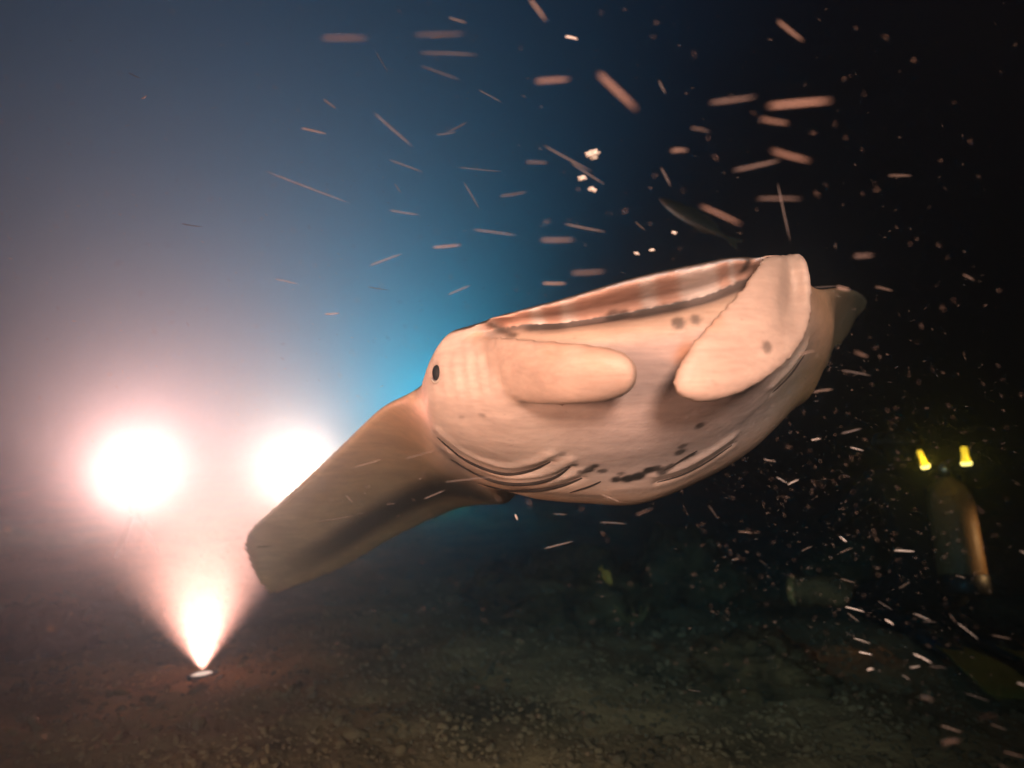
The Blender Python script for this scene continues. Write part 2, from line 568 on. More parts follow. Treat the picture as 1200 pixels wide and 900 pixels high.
# lower lip and mouth
inm = sm(6.6, 7.6, vv) * (1 - sm(13.1, 13.9, vv))
lip = sm(1.45, 1.75, uu) * (1 - sm(2.15, 2.5, uu)) * inm
c = mix(c, np.array([0.50, 0.35, 0.26]), lip * 0.9)
slot = sm(0.78, 0.98, uu) * (1 - sm(1.5, 1.75, uu)) * inm
pal = (1 - sm(0.95, 1.2, uu)) * sm(0.03, 0.12, uu) * inm
stripe = 0.5 + 0.5 * np.sin(vv * 7.0 + 1.6 * np.sin(vv * 4.3))
blotch = sm(0.45, 0.9, 0.5 + 0.5 * np.sin(vv * 3.1 + 0.7 + 0.9 * np.sin(vv * 7.7)))
c = mix(c, mix(np.tile(RED, (len(uu), 1)), CREAM, sm(0.6, 0.95, stripe) * 0.8), pal)
c = mix(c, DARK, inm * blotch * sm(0.75, 1.0, uu) * (1 - sm(1.6, 1.9, uu)) * 0.8)
c = mix(c, DARK, slot * 0.85)
# back
dors = sm(6.0, 6.4, uu) * (1 - sm(9.85, 9.98, uu))
c = mix(c, DARK, dors)
rim = np.clip((1 - sm(0.02, 0.14, uu)) + sm(9.86, 9.95, uu), 0, 1) * inm
c = mix(c, np.array([0.52, 0.58, 0.64]), rim * 0.85)
col_body = c
cl = np.tile(PALE * np.array([0.97, 0.94, 0.90]), (len(lobe_l[0]), 1))
cr = np.tile(PALE * np.array([0.97, 0.94, 0.91]), (len(lobe_r[0]), 1))
for cc, lb in ((cl, lobe_l), (cr, lobe_r)):
    e = np.minimum(lb[2], lb[4] - lb[2]) / 1.0
    cc[:] = mix(cc, np.array([0.56, 0.33, 0.19]), (lb[2] <= 0) * 0.4)
    cc[:] = mix(cc, np.array([0.30, 0.2, 0.16]), (lb[2] > 12) * 0.35)

shapes = [(body_v, body_f, col_body), (lobe_l[0], lobe_l[1], cl), (lobe_r[0], lobe_r[1], cr),
          (tail_v, tail_f, np.tile(DARK, (len(tail_v), 1))), (fin_v, fin_f, np.tile(DARK, (len(fin_v), 1)))]
allv, allf, allc = [], [], []
for v, f, c in shapes:
    o = len(allv)
    allv += [Vector(p) for p in v]
    allf += [tuple(i + o for i in q) for q in f]
    allc.append(c)
allc = np.concatenate(allc)
src = BVHTree.FromPolygons(allv, allf)

tmp = mesh_obj('manta_source', allv, allf, M_eye)
fix_normals(tmp)
md = tmp.modifiers.new('fuse', 'REMESH')
md.mode = 'VOXEL'
md.voxel_size = 0.0062
s2 = tmp.modifiers.new('soft', 'SMOOTH')
s2.factor = 0.5
s2.iterations = 8
dg = bpy.context.evaluated_depsgraph_get()
skin = bpy.data.meshes.new_from_object(tmp.evaluated_get(dg))
bpy.data.objects.remove(tmp)
skin.name = 'manta_body'
skin.materials.clear()
nvt = len(skin.vertices)
co = np.empty(nvt * 3)
skin.vertices.foreach_get('co', co)
co = co.reshape(-1, 3)
vc = np.empty((nvt, 4))
vc[:, 3] = 1
fidx = [np.array(q) for q in allf]
vpos = np.array([list(p) for p in allv])
for i in range(nvt):
    _, _, fi, _ = src.find_nearest(Vector(co[i]))
    q = fidx[fi]
    if len(q) > 4:
        vc[i, :3] = allc[q[0]]
        continue
    w = 1.0 / (np.sum((vpos[q] - co[i]) ** 2, axis=1) + 1e-6)
    vc[i, :3] = (allc[q] * w[:, None]).sum(0) / w.sum()

EYE_POS = Vector((0, 0, CAM_H))
skin_tree = BVHTree.FromPolygons([Vector(p) for p in co], [tuple(p.vertices) for p in skin.polygons])


def hit(px, py):
    d = (P(px, py, 1.0) - EYE_POS).normalized()
    loc, n, _, dist = skin_tree.ray_cast(EYE_POS, d)
    return loc, n


# the lobe roots flow into the head: relax the seam there
ed_ = np.empty(len(skin.edges) * 2, dtype=np.int64)
skin.edges.foreach_get('vertices', ed_)
ed_ = ed_.reshape(-1, 2)
deg = np.bincount(ed_.ravel(), minlength=nvt).astype(float)
wgt = np.zeros(nvt)
for px, py, r in ((556, 398, .05), (560, 432, .055), (572, 462, .05), (590, 474, .03),
                  (490, 468, .05), (495, 492, .05), (508, 515, .05), (528, 538, .04)) + tuple((x, 396 - (x - 610) * 0.185 - 12, .022) for x in range(615, 865, 12)):
    loc, n = hit(px, py)
    if loc is not None:
        wgt = np.maximum(wgt, 1 - sm(r * 0.5, r * 1.1, np.linalg.norm(co - np.array(loc), axis=1)))
for _ in range(45):
    acc = np.zeros((nvt, 3))
    np.add.at(acc, ed_[:, 0], co[ed_[:, 1]])
    np.add.at(acc, ed_[:, 1], co[ed_[:, 0]])
    co += (acc / deg[:, None] - co) * (wgt * 0.7)[:, None]
skin.vertices.foreach_set('co', co.ravel())
skin.update()
skin_tree = BVHTree.FromPolygons([Vector(p) for p in co], [tuple(p.vertices) for p in skin.polygons])

# belly spots, each at its place on the skin: pixel, radius in metres, strength, stretch along pixel direction
SPOTS = [(690, 550, .013, .9), (697, 546, .010, .9), (706, 552, .010, .8), (672, 545, .009, .7), (680, 551, .008, .7),
         (722, 562, .012, .95), (736, 561, .015, 1), (748, 558, .016, 1), (760, 551, .013, 1), (768, 549, .012, .9), (776, 551, .013, .9), (786, 546, .010, .85),
         (797, 530, .013, .85), (800, 523, .010, .7), (804, 537, .008, .8), (812, 533, .008, .8), (820, 499, .010, .8), (728, 555, .008, .7),
         (658, 532, .009, .45), (899, 407, .010, .6), (688, 473, .0, .0), (720, 373, .016, .8), (732, 370, .012, .7), (706, 378, .008, .6),
         (795, 378, .012, .7), (815, 374, .010, .6), (565, 487, .006, .35), (541, 489, .006, .3), (826, 445, .0, .0)]
for px, py, r, s in SPOTS:
    if not r:
        continue
    loc, n = hit(px, py)
    if loc is None:
        continue
    d = np.linalg.norm(co - np.array(loc), axis=1)
    jit = r * (1 + 0.0 * d)
    k = (1 - sm(jit * 0.6, jit * 1.2, d)) * s
    vc[:, :3] = mix(vc[:, :3], np.array([0.03, 0.024, 0.022]), k)
# orange blush on the edge of the right lobe
for px, py, r, s in [(801, 418, .02, .5), (808, 408, .02, .4), (836, 378, .02, .25), (650, 405, .03, .18), (700, 412, .03, .15)]:
    loc, n = hit(px, py)
    if loc is not None:
        d = np.linalg.norm(co - np.array(loc), axis=1)
        vc[:, :3] = mix(vc[:, :3], np.array([0.50, 0.20, 0.08]), (1 - sm(r * 0.3, r * 1.3, d)) * s)

# gill folds: a groove with a raised lip behind it
nrm0 = np.empty(nvt * 3)
skin.vertices.foreach_get('normal', nrm0)
nrm0 = nrm0.reshape(-1, 3)
FOLDS = [[(515, 514), (540, 535), (566, 548), (594, 555), (622, 551), (645, 541)],
         [(528, 538), (560, 556), (590, 566), (625, 566), (652, 558), (668, 547)],
         [(560, 566), (595, 574), (630, 574), (660, 568), (682, 560)],
         [(770, 565), (800, 556), (830, 540), (858, 521)], [(905, 460), (925, 440), (943, 415)]]
disp = np.zeros(nvt)
for line in FOLDS:
    dlo, dup = np.full(nvt, 9.0), np.full(nvt, 9.0)
    for px, py in catmull(np.array(line, float), 8):
        for arr, oy in ((dlo, 1), (dup, -9)):
            loc, n = hit(px, py + oy)
            if loc is not None:
                np.minimum(arr, np.linalg.norm(co - np.array(loc), axis=1), out=arr)
    disp += 0.0045 * np.exp(-(dup / 0.011) ** 2) - 0.004 * np.exp(-(dlo / 0.007) ** 2)
co += nrm0 * disp[:, None]
skin.vertices.foreach_set('co', co.ravel())
skin.update()
skin_tree = BVHTree.FromPolygons([Vector(p) for p in co], [tuple(p.vertices) for p in skin.polygons])

# shade painted into the head-wing crease and softly round the gill slits
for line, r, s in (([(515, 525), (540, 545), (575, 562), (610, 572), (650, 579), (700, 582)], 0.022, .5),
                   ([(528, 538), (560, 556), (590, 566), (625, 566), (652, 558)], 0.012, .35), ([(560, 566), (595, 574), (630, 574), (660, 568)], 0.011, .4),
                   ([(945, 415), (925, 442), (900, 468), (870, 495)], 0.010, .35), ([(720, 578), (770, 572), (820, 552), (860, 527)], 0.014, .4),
                   ([(575, 380), (588, 387), (602, 393)], 0.010, .85), ([(540, 383), (552, 379)], 0.006, .7), ([(874, 300), (877, 306), (872, 316)], 0.010, .9), ([(511, 430), (511, 442)], 0.010, .6)):  # gaps at the lobe edges painted dark as shade; dark patch round the eye
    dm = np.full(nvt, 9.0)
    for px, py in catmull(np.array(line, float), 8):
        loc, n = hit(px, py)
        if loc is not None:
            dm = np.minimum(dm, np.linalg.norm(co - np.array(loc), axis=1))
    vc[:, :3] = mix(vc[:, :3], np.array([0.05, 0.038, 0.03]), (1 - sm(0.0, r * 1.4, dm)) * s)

# wrinkles at the root of the curled lobe: shallow folds in the skin itself
rootp, _ = hit(545, 435)
if rootp is not None:
    d = np.linalg.norm(co - np.array(rootp), axis=1)
    wgt = 1 - sm(0.03, 0.085, d)
    ph = (co[:, 0] - rootp.x) * 300 + (co[:, 2] - rootp.z) * 40
    nrm = np.empty(nvt * 3)
    skin.vertices.foreach_get('normal', nrm)
    nrm = nrm.reshape(-1, 3)
    co += nrm * (0.0009 * np.sin(ph) * wgt)[:, None]
    skin.vertices.foreach_set('co', co.ravel())

at = skin.color_attributes.new('skin_colour', 'FLOAT_COLOR', 'POINT')
at.data.foreach_set('color', vc.astype(np.float32).ravel())
skin.polygons.foreach_set('use_smooth', [True] * len(skin.polygons))

M_skin = bpy.data.materials.new('manta skin')
M_skin.use_nodes = True
nt = M_skin.node_tree
b = nt.nodes['Principled BSDF']
a = nt.nodes.new('ShaderNodeAttribute')
a.attribute_name = 'skin_colour'
tc = nt.nodes.new('ShaderNodeTexCoord')
n1 = nt.nodes.new('ShaderNodeTexNoise')
n1.inputs['Scale'].default_value = 9
n1.inputs['Detail'].default_value = 7
n1.inputs['Roughness'].default_value = 0.62
nt.links.new(tc.outputs['Object'], n1.inputs['Vector'])
mr = nt.nodes.new('ShaderNodeMapRange')
mr.inputs['From Min'].default_value = 0.3
mr.inputs['From Max'].default_value = 0.7
mr.inputs['To Min'].default_value = 0.82
mr.inputs['To Max'].default_value = 1.08
nt.links.new(n1.outputs['Fac'], mr.inputs['Value'])
mx = nt.nodes.new('ShaderNodeVectorMath')
mx.operation = 'SCALE'
nt.links.new(a.outputs['Color'], mx.inputs[0])
nt.links.new(mr.outputs['Result'], mx.inputs['Scale'])
nt.links.new(mx.outputs['Vector'], b.inputs['Base Color'])
n2 = nt.nodes.new('ShaderNodeTexNoise')
n2.inputs['Scale'].default_value = 70
n2.inputs['Detail'].default_value = 6
nt.links.new(tc.outputs['Object'], n2.inputs['Vector'])
mp = nt.nodes.new('ShaderNodeMapping')
mp.inputs['Rotation'].default_value = (0, 0.3, 0)
mp.inputs['Scale'].default_value = (6, 30, 55)
nt.links.new(tc.outputs['Object'], mp.inputs['Vector'])
n3 = nt.nodes.new('ShaderNodeTexNoise')
n3.inputs['Scale'].default_value = 1.6
n3.inputs['Detail'].default_value = 8
n3.inputs['Roughness'].default_value = 0.7
nt.links.new(mp.outputs['Vector'], n3.inputs['Vector'])
mr3 = nt.nodes.new('ShaderNodeMapRange')
mr3.inputs['From Min'].default_value = 0.32
mr3.inputs['From Max'].default_value = 0.68
mr3.inputs['To Min'].default_value = 0.84
mr3.inputs['To Max'].default_value = 1.10
nt.links.new(n3.outputs['Fac'], mr3.inputs['Value'])
mx3 = nt.nodes.new('ShaderNodeVectorMath')
mx3.operation = 'SCALE'
nt.links.new(mx.outputs['Vector'], mx3.inputs[0])
nt.links.new(mr3.outputs['Result'], mx3.inputs['Scale'])
nt.links.new(mx3.outputs['Vector'], b.inputs['Base Color'])
mrr = nt.nodes.new('ShaderNodeMapRange')
mrr.inputs['To Min'].default_value = 0.34
mrr.inputs['To Max'].default_value = 0.66
nt.links.new(n3.outputs['Fac'], mrr.inputs['Value'])
nt.links.new(mrr.outputs['Result'], b.inputs['Roughness'])
bp = nt.nodes.new('ShaderNodeBump')
bp.inputs['Strength'].default_value = 0.14
bp.inputs['Distance'].default_value = 0.008
nt.links.new(n2.outputs['Fac'], bp.inputs['Height'])
nt.links.new(bp.outputs['Normal'], b.inputs['Normal'])
b.inputs['Roughness'].default_value = 0.55
b.inputs['Specular IOR Level'].default_value = 0.3
b.inputs['Subsurface Weight'].default_value = 0.12
b.inputs['Subsurface Radius'].default_value = (0.02, 0.009, 0.006)
b.inputs['Subsurface Scale'].default_value = 0.5
skin.materials.append(M_skin)

manta = empty('manta_ray', P(745, 560, 1.6))
tag(manta, 'pale bellied manta ray gliding over the sea bed with mouth open and head lobes spread', 'manta ray')
bo = bpy.data.objects.new('body', skin)
COL.objects.link(bo)
bo.parent = manta
bo.matrix_parent_inverse = manta.matrix_world.inverted()

# eye: ball set in a pale rim
eloc, en = hit(511.5, 437)
ed = (eloc - EYE_POS).normalized()
bm = bmesh.new()
bmesh.ops.create_uvsphere(bm, u_segments=20, v_segments=14, radius=1)
nn = (en * 0.6 - ed * 0.4).normalized()
ux = nn.cross(Vector((0, 0, 1))).normalized()
uy = ux.cross(nn)
for v in bm.verts:
    v.co = eloc + nn * (v.co.z * 0.005 - 0.001) + ux * v.co.x * 0.0085 + uy * v.co.y * 0.0135
me = bpy.data.meshes.new('eye')
bm.to_mesh(me)
bm.free()
me.materials.append(M_eye)
me.polygons.foreach_set('use_smooth', [True] * len(me.polygons))
eye = bpy.data.objects.new('eye', me)
COL.objects.link(eye)
eye.parent = bo
eye.matrix_parent_inverse = bo.matrix_world.inverted()
rr = []
for q in np.linspace(0.5, 2.7, 15):
    rr.append(eloc + nn * 0.003 - ux * math.cos(q) * 0.0105 - uy * math.sin(q) * 0.0160)
v, f = tube(rr, [0.0005] + [0.0018] * 13 + [0.0005], 8)
mesh_obj('eye_rim', v, f, M_eyerim, bo)

# gill slits: thin dark lips following the skin
GILLS = [
    [(512, 512), (540, 535), (566, 548), (594, 555), (622, 551), (645, 541)],
    [(528, 538), (560, 556), (590, 566), (625, 566), (652, 558), (668, 547)],
    [(560, 566), (595, 574), (630, 574), (660, 568), (682, 560)],
    [(668, 577), (690, 570), (704, 564)],
    [(778, 551), (792, 543), (806, 534), (817, 528)],
    [(770, 565), (800, 556), (830, 540), (858, 521)],
    [(905, 460), (925, 440), (943, 415)],
]
for g in GILLS:
    pts = catmull(np.array(g, float), 6)
    line = []
    for px, py in pts:
        loc, n = hit(px, py)
        if loc is not None and (not line or (loc - line[-1]).length < 0.12):
            line.append(loc + n * 0.0004)
    if len(line) < 4:
        continue
    m = len(line)
    rad = [0.0005 + (0.0036 if g[0][0] < 600 else 0.0016) * math.sin(math.pi * (i + 0.3) / m) ** 0.8 for i in range(m)]
    v, f = tube(line, rad, 8)
    mesh_obj('gill_slit', v, f, M_gill, bo)

# ------------------------------------------------------------------ lights standing on the bottom


def dive_light(name, base, aim, label, lensmat, scale=1.0, group=None):
    up = Vector(aim).normalized()
    root = empty(name, base)
    tag(root, label, 'dive light', group)
    x, y = frame_of(up)
    M = Matrix((x, y, up)).transposed()

    def put(part, prof, m, par=None, n=20):
        v, f = lathe(prof, n)
        v = [Vector(base) + M @ (p * scale) for p in v]
        return fix_normals(mesh_obj(part, v, f, m, par or root))
    put('handle', [(0.022, 0.0), (0.024, 0.01), (0.022, 0.03), (0.024, 0.05), (0.022, 0.07), (0.024, 0.085), (0.022, 0.10)], M_black)
    hd = put('light_head', [(0.023, 0.101), (0.034, 0.108), (0.046, 0.118), (0.048, 0.135), (0.045, 0.137), (0.045, 0.150), (0.048, 0.152), (0.048, 0.160), (0.040, 0.162), (0.040, 0.150)], M_black)
    put('lens', [(0.039, 0.152), (0.036, 0.158), (0.024, 0.164), (0.004, 0.167)], lensmat, hd)
    return root, Vector(base) + up * 0.172 * scale, up


labels = ['lit dive light glowing pink farthest to the side of the rubble, away from the wing',
          'lit dive light glowing behind the drooping wing of the manta',
          'lit dive light on the rubble just below the drooping wing tip',
          'added far dive light hidden behind the manta to tint the water blue']
for L, lab in zip(LAMPS, labels):
    b0 = on_floor(*L['px'])
    gz = bed_z(b0.x, b0.y)
    b0.z = gz + L['lift']
    r, lens, up = dive_light('dive_light', b0, L['aim'], lab, M_lens, scale=L['scale'], group='dive lights standing on the sea bed')
    if L['lift'] > 0:                     # a small tripod carries it
        for q in range(3):
            a3 = q * 2.094 + 0.4
            hub = b0 + Vector((0, 0, 0.02))
            ft = Vector((b0.x + 0.55 * L['lift'] * math.cos(a3), b0.y + 0.55 * L['lift'] * math.sin(a3), 0))
            ft.z = bed_z(ft.x, ft.y) + 0.005
            v, f = tube([hub, hub.lerp(ft, 0.5), ft], [0.010, 0.009, 0.012], 8)
            mesh_obj('leg', v, f, M_black, r)
    s = spot('dive_light_beam', lens, lens + up, L['power'], L['color'], L['cone'], L['blend'], L['soft'])
    s.parent = r
    s.matrix_parent_inverse = r.matrix_world.inverted()

# photographer's video lights, over and beside the lens
for loc, tgt, pw, an, bl, lab, rc in ((RIG_L, P(420, 640, 1.8), 720, 90, 1.0, 'warm video light on a low rig arm beside the lens', RIG_COLOR_L),
                                  (RIG_R, P(820, 430, 1.1), 760, 60, 1.0, 'warm video light on a rig arm above the lens', RIG_COLOR_R)):
    d = (Vector(tgt) - Vector(loc)).normalized()
    r, lens, up = dive_light('video_light', Vector(loc) - d * 0.2, d, lab, M_torchlens)
    s = spot('video_light_beam', lens, lens + up, pw, rc, an, bl, 0.14)
    s.parent = r
    s.matrix_parent_inverse = r.matrix_world.inverted()

# ------------------------------------------------------------------ diver kneeling on the bottom, back to the lens
def skinned(name, joints, bones, material, sub=2, root=0):
    """one continuous surface grown over a skeleton; joints: (x, y, z, rx, ry)"""
    me = bpy.data.meshes.new(name + '_skeleton')
    me.from_pydata([j[:3] for j in joints], bones, [])
    o = bpy.data.objects.new(name + '_skeleton', me)
    COL.objects.link(o)
    o.modifiers.new('skin', 'SKIN')
    if not me.skin_vertices:
        bpy.context.view_layer.objects.active = o
        bpy.ops.object.select_all(action='DESELECT')
        o.select_set(True)
        bpy.ops.mesh.customdata_skin_add()
    for k, j in enumerate(joints):
        me.skin_vertices[0].data[k].radius = (j[3], j[4])
        me.skin_vertices[0].data[k].use_root = (k == root)
    sd = o.modifiers.new('round', 'SUBSURF')
    sd.levels = sub
    sd.render_levels = sub
    dgx = bpy.context.evaluated_depsgraph_get()
    m2 = bpy.data.meshes.new_from_object(o.evaluated_get(dgx))
    bpy.data.objects.remove(o)
    m2.name = name
    m2.materials.clear()
    m2.materials.append(material)
    m2.polygons.foreach_set('use_smooth', [True] * len(m2.polygons))
    return m2


DX, DY = 2.02, 3.22
dz = bed_z(DX, DY)
diver = empty('person', (DX, DY, dz))
diver.rotation_euler = (0, 0, 0.12)
bpy.context.view_layer.update()
tag(diver, 'diver in black wetsuit and hood kneeling on the rubble with back turned', 'person')
J, B = [], []


def jn(x, y, z, rx, ry=None, prev=None):
    J.append((x, y, z, rx, ry or rx))
    if prev is not None:
        B.append((prev, len(J) - 1))
    return len(J) - 1


pel = jn(0, 0, 0.30, 0.17, 0.13)
wai = jn(0, 0.06, 0.46, 0.15, 0.11, pel)
che = jn(0, 0.15, 0.66, 0.18, 0.13, wai)
nec = jn(0, 0.20, 0.82, 0.065, 0.065, che)
hea = jn(0, 0.225, 0.90, 0.085, 0.10, nec)
top = jn(0, 0.225, 1.00, 0.075, 0.09, hea)
for sgn in (-1, 1):
    sh = jn(sgn * 0.19, 0.17, 0.74, 0.075, 0.075, che)
    el = jn(sgn * 0.30, 0.32, 0.52, 0.052, 0.052, sh)
    wr = jn(sgn * 0.20, 0.52, 0.50, 0.035, 0.035, el)
    pm = jn(sgn * 0.17, 0.59, 0.50, 0.040, 0.022, wr)
    for q, (fx, ln) in enumerate(((-0.030, 0.060), (-0.010, 0.075), (0.010, 0.070), (0.030, 0.055))):
        k1 = jn(sgn * 0.17 + fx, 0.59 + ln * 0.6, 0.495, 0.010, 0.010, pm)
        jn(sgn * 0.17 + fx, 0.59 + ln, 0.475, 0.008, 0.008, k1)
    t1 = jn(sgn * 0.17 - sgn * 0.045, 0.585, 0.50, 0.011, 0.011, wr)
    jn(sgn * 0.17 - sgn * 0.060, 0.625, 0.49, 0.009, 0.009, t1)
    hp = jn(sgn * 0.11, 0.02, 0.24, 0.105, 0.105, pel)
    kn = jn(sgn * 0.17, 0.40, 0.09, 0.075, 0.075, hp)
    cf = jn(sgn * 0.15, 0.16, 0.085, 0.062, 0.062, kn)
    an = jn(sgn * 0.13, -0.08, 0.06, 0.042, 0.042, cf)
    jn(sgn * 0.13, -0.20, 0.05, 0.045, 0.030, an)
bm_ = skinned('diver_body', J, B, M_neo)
db = bpy.data.objects.new('body', bm_)
COL.objects.link(db)
db.parent = diver
# hood strap and mask seen from behind
v, f = tube([Vector((0.093 * math.cos(t), 0.225 + 0.108 * math.sin(t), 0.935)) for t in np.linspace(0, 2 * math.pi, 25)], [0.009] * 25, 8, 1.5)
st = mesh_obj('mask_strap', v, f, M_black)
st.parent = diver
v, f = lathe([(0.02, 0), (0.062, 0.004), (0.068, 0.02), (0.066, 0.05), (0.05, 0.056), (0.02, 0.058)], 20)
mk = mesh_obj('mask', [Vector((p.x, 0.305 + p.z, 0.935 + p.y * 0.72)) for p in v], f, M_black)
mk.parent = diver

# air tank on the back
Mt = Matrix.Translation((DX + 0.055, DY - 0.10, dz + 0.30)) @ Matrix.Rotation(0.12, 4, 'Z') @ Matrix.Rotation(-0.24, 4, 'X') @ Matrix.Rotation(0.06, 4, 'Y')
tank = empty('air_tank', Mt.translation)
tag(tank, 'tan painted air tank strapped to the kneeling diver', 'air tank')


def tpart(name, prof, m, par=None, n=28):
    v, f = lathe(prof, n)
    return fix_normals(mesh_obj(name, [Mt @ p for p in v], f, m, par or tank))


tpart('tank_wall', [(0.03, -0.052), (0.07, -0.046), (0.094, -0.02), (0.099, 0.02), (0.099, 0.36), (0.092, 0.41), (0.07, 0.45), (0.035, 0.475), (0.03, 0.485)], M_tank)
tpart('tank_boot', [(0.05, -0.058), (0.10, -0.052), (0.104, -0.045), (0.104, 0.03), (0.1, 0.034)], M_black)
tpart('valve', [(0.018, 0.486), (0.02, 0.50), (0.028, 0.505), (0.028, 0.54), (0.02, 0.548), (0.012, 0.56)], M_steel)
kv, kf = tube([Mt @ Vector((0.03, 0, 0.522)), Mt @ Vector((0.05, 0, 0.522)), Mt @ Vector((0.052, 0, 0.522)), Mt @ Vector((0.078, 0, 0.522))], [0.009, 0.009, 0.020, 0.018], 12)
mesh_obj('valve_knob', kv, kf, M_black, tank)
hv, hf = tube(catmull(np.array([list(Mt @ Vector(q)) for q in ((0.0, 0.02, 0.53), (0.10, 0.06, 0.58), (0.21, 0.14, 0.52), (0.23, 0.26, 0.44), (0.12, 0.34, 0.46))]), 8), [0.013] * 33, 10)
mesh_obj('hose', hv, hf, M_black, tank)
# two yellow marker lights beside the tank valve
for k, (px, py, dd, h, tilt, lab) in enumerate(((1081, 538, 3.02, 0.085, -0.35, 'glowing yellow marker light leaning over beside the diver tank valve'),
                                               (1131, 534, 3.06, 0.085, -0.12, 'upright glowing yellow green marker light above the tan tank'))):
    c = P(px, py, dd)
    ml = empty('marker_light', c)
    tag(ml, lab, 'marker light', 'marker lights above the diver tank')
    Mm = Matrix.Translation(c) @ Matrix.Rotation(tilt, 4, 'Y')
    hw = 0.018 if k else 0.015
    v, f = lathe([(hw * 0.5, h / 2), (hw * 0.8, h * 0.42), (hw * 0.8, 0.0), (hw, -h * 0.18), (hw * 1.15, -h * 0.4), (hw * 0.9, -h / 2)], 12)
    mesh_obj('glow_stick', [Mm @ p for p in v], f, M_glow, ml)
    v, f = lathe([(hw * 0.4, -h * 0.30), (hw * 1.25, -h * 0.34), (hw * 1.32, -h * 0.42), (hw * 1.1, -h * 0.52)], 12)
    mesh_obj('bright_cap', [Mm @ p for p in v], f, M_glow2, ml)
    tv, tf = tube([Mm @ Vector((0, 0, -h * 0.5)), Mm @ Vector((0.004, 0.01, -h * 0.8)), Mt @ Vector((0.01 if k else -0.02, 0, 0.52))], [0.003] * 3, 6)
    mesh_obj('cord', tv, tf, M_black, ml)
    pl = point('marker_glow', c + Vector((0, -0.04, -0.01)), 2.2 if k == 0 else 0.4, (1.0, 0.15, 0.005), 0.02)
    pl.parent = ml
    pl.matrix_parent_inverse = ml.matrix_world.inverted()

# fins on the feet, trailing towards the lens
for sgn, lab in ((-1, 'yellow swim fin on the kneeling diver, blade lit and tilted over rubble'), (1, 'dull yellow swim fin on the kneeling diver foot below the tank')):
    base = Vector((DX + sgn * 0.13 - 0.02, DY - 0.28, dz + 0.05))
    fn = empty('swim_fin', base)
    tag(fn, lab, 'swim fin')
    rings = []
    for i, t in enumerate(np.linspace(0, 1, 8)):
        wv = 0.055 + 0.05 * sm(0.0, 0.7, t)
        th = 0.012 * (1 - 0.6 * t)
        cc = base + Vector((sgn * 0.04 * t, -0.46 * t, 0.015 - 0.03 * t + 0.02 * math.sin(t * 3.1)))
        rings.append([cc + Vector((wv * math.cos(a), 0, th * math.sin(a) + (0.012 if abs(math.cos(a)) > 0.85 else 0))) for a in np.linspace(0, 2 * math.pi, 17)[:-1]])
    v, f = loft(rings)
    fix_normals(mesh_obj('blade', v, f, M_fin, fn))
    v, f = tube([base + Vector((0, 0.20, 0.0)), base + Vector((0, 0.12, 0.01)), base + Vector((0, 0.0, 0.01)), base + Vector((0, -0.08, 0.005))], [0.045, 0.056, 0.062, 0.04], 14, 0.75)
    fix_normals(mesh_obj('foot_pocket', v, f, M_black, fn))

# rock with a torch on it, lighting the tank from the side
rk = rock('rock', (TORCH[0] + 0.06, TORCH[1] + 0.02, 0.16), (0.22, 0.2, 0.45), M_rock, 11)
tag(rk, 'tall dark rock carrying a torch beside the diver', 'rock')
tl, lens, up = dive_light('torch', Vector(TORCH), Vector(Mt @ Vector((0, 0, 0.1))) - Vector(TORCH), 'orange lit torch lying on the tall rock beside the diver', M_torchlens)
s = spot('torch_beam', lens, lens + up, 100, (1.0, 0.13, 0.03), 60, 0.8, 0.03)
s.parent = tl
s.matrix_parent_inverse = tl.matrix_world.inverted()

# ------------------------------------------------------------------ fish


def fish(name, a, b, hgt, wid, material, label, eyed=True):
    a, b = Vector(a), Vector(b)
    d = (b - a).normalized()
    L = (b - a).length
    side = d.cross(Vector((0, 0, 1))).normalized()
    upv = side.cross(d)
    root = empty(name, (a + b) / 2)
    tag(root, label, 'fish')
    prof = [(0, 0.05), (0.04, 0.3), (0.12, 0.62), (0.25, 0.92), (0.4, 1.0), (0.55, 0.85), (0.7, 0.5), (0.8, 0.24), (0.84, 0.2)]
    rings = [[a + d * (L * t) + upv * (hgt / 2 * h * math.sin(q)) + side * (wid / 2 * h ** 0.8 * math.cos(q)) for q in np.linspace(0, 2 * math.pi, 15)[:-1]] for t, h in prof]
    v, f = loft(rings)
    fix_normals(mesh_obj('body', v, f, material, root))

    def plate(nm, outline, th):
        o = [a + d * (L * x) + upv * (hgt * y) for x, y in outline]
        v = [p + side * th for p in o] + [p - side * th for p in o]
        n = len(o)
        f = [tuple(range(n)), tuple(range(2 * n - 1, n - 1, -1))] + [(i, i + n, (i + 1) % n + n, (i + 1) % n) for i in range(n)]
        fix_normals(mesh_obj(nm, v, f, material, root, smooth=False))
    plate('tail_fin', [(0.82, 0.08), (0.92, 0.26), (1.0, 0.36), (0.95, 0.0), (1.0, -0.36), (0.92, -0.26), (0.82, -0.08)], wid * 0.04)
    plate('back_fin', [(0.28, 0.44), (0.38, 0.64), (0.55, 0.62), (0.7, 0.42), (0.72, 0.22), (0.5, 0.38)], wid * 0.04)
    plate('belly_fin', [(0.45, -0.42), (0.52, -0.6), (0.62, -0.5), (0.7, -0.22), (0.55, -0.36)], wid * 0.04)
    for sg in (-1, 1):
        bm = bmesh.new()
        bmesh.ops.create_uvsphere(bm, u_segments=8, v_segments=6, radius=hgt * 0.05, matrix=Matrix.Translation(a + d * L * 0.11 + upv * hgt * 0.08 + side * sg * wid * 0.30))
        me = bpy.data.meshes.new('eye')
        bm.to_mesh(me)
        bm.free()
        me.materials.append(M_eye)
        e = bpy.data.objects.new('eye', me)
        COL.objects.link(e)
        e.parent = root
        e.matrix_parent_inverse = root.matrix_world.inverted()
    return root


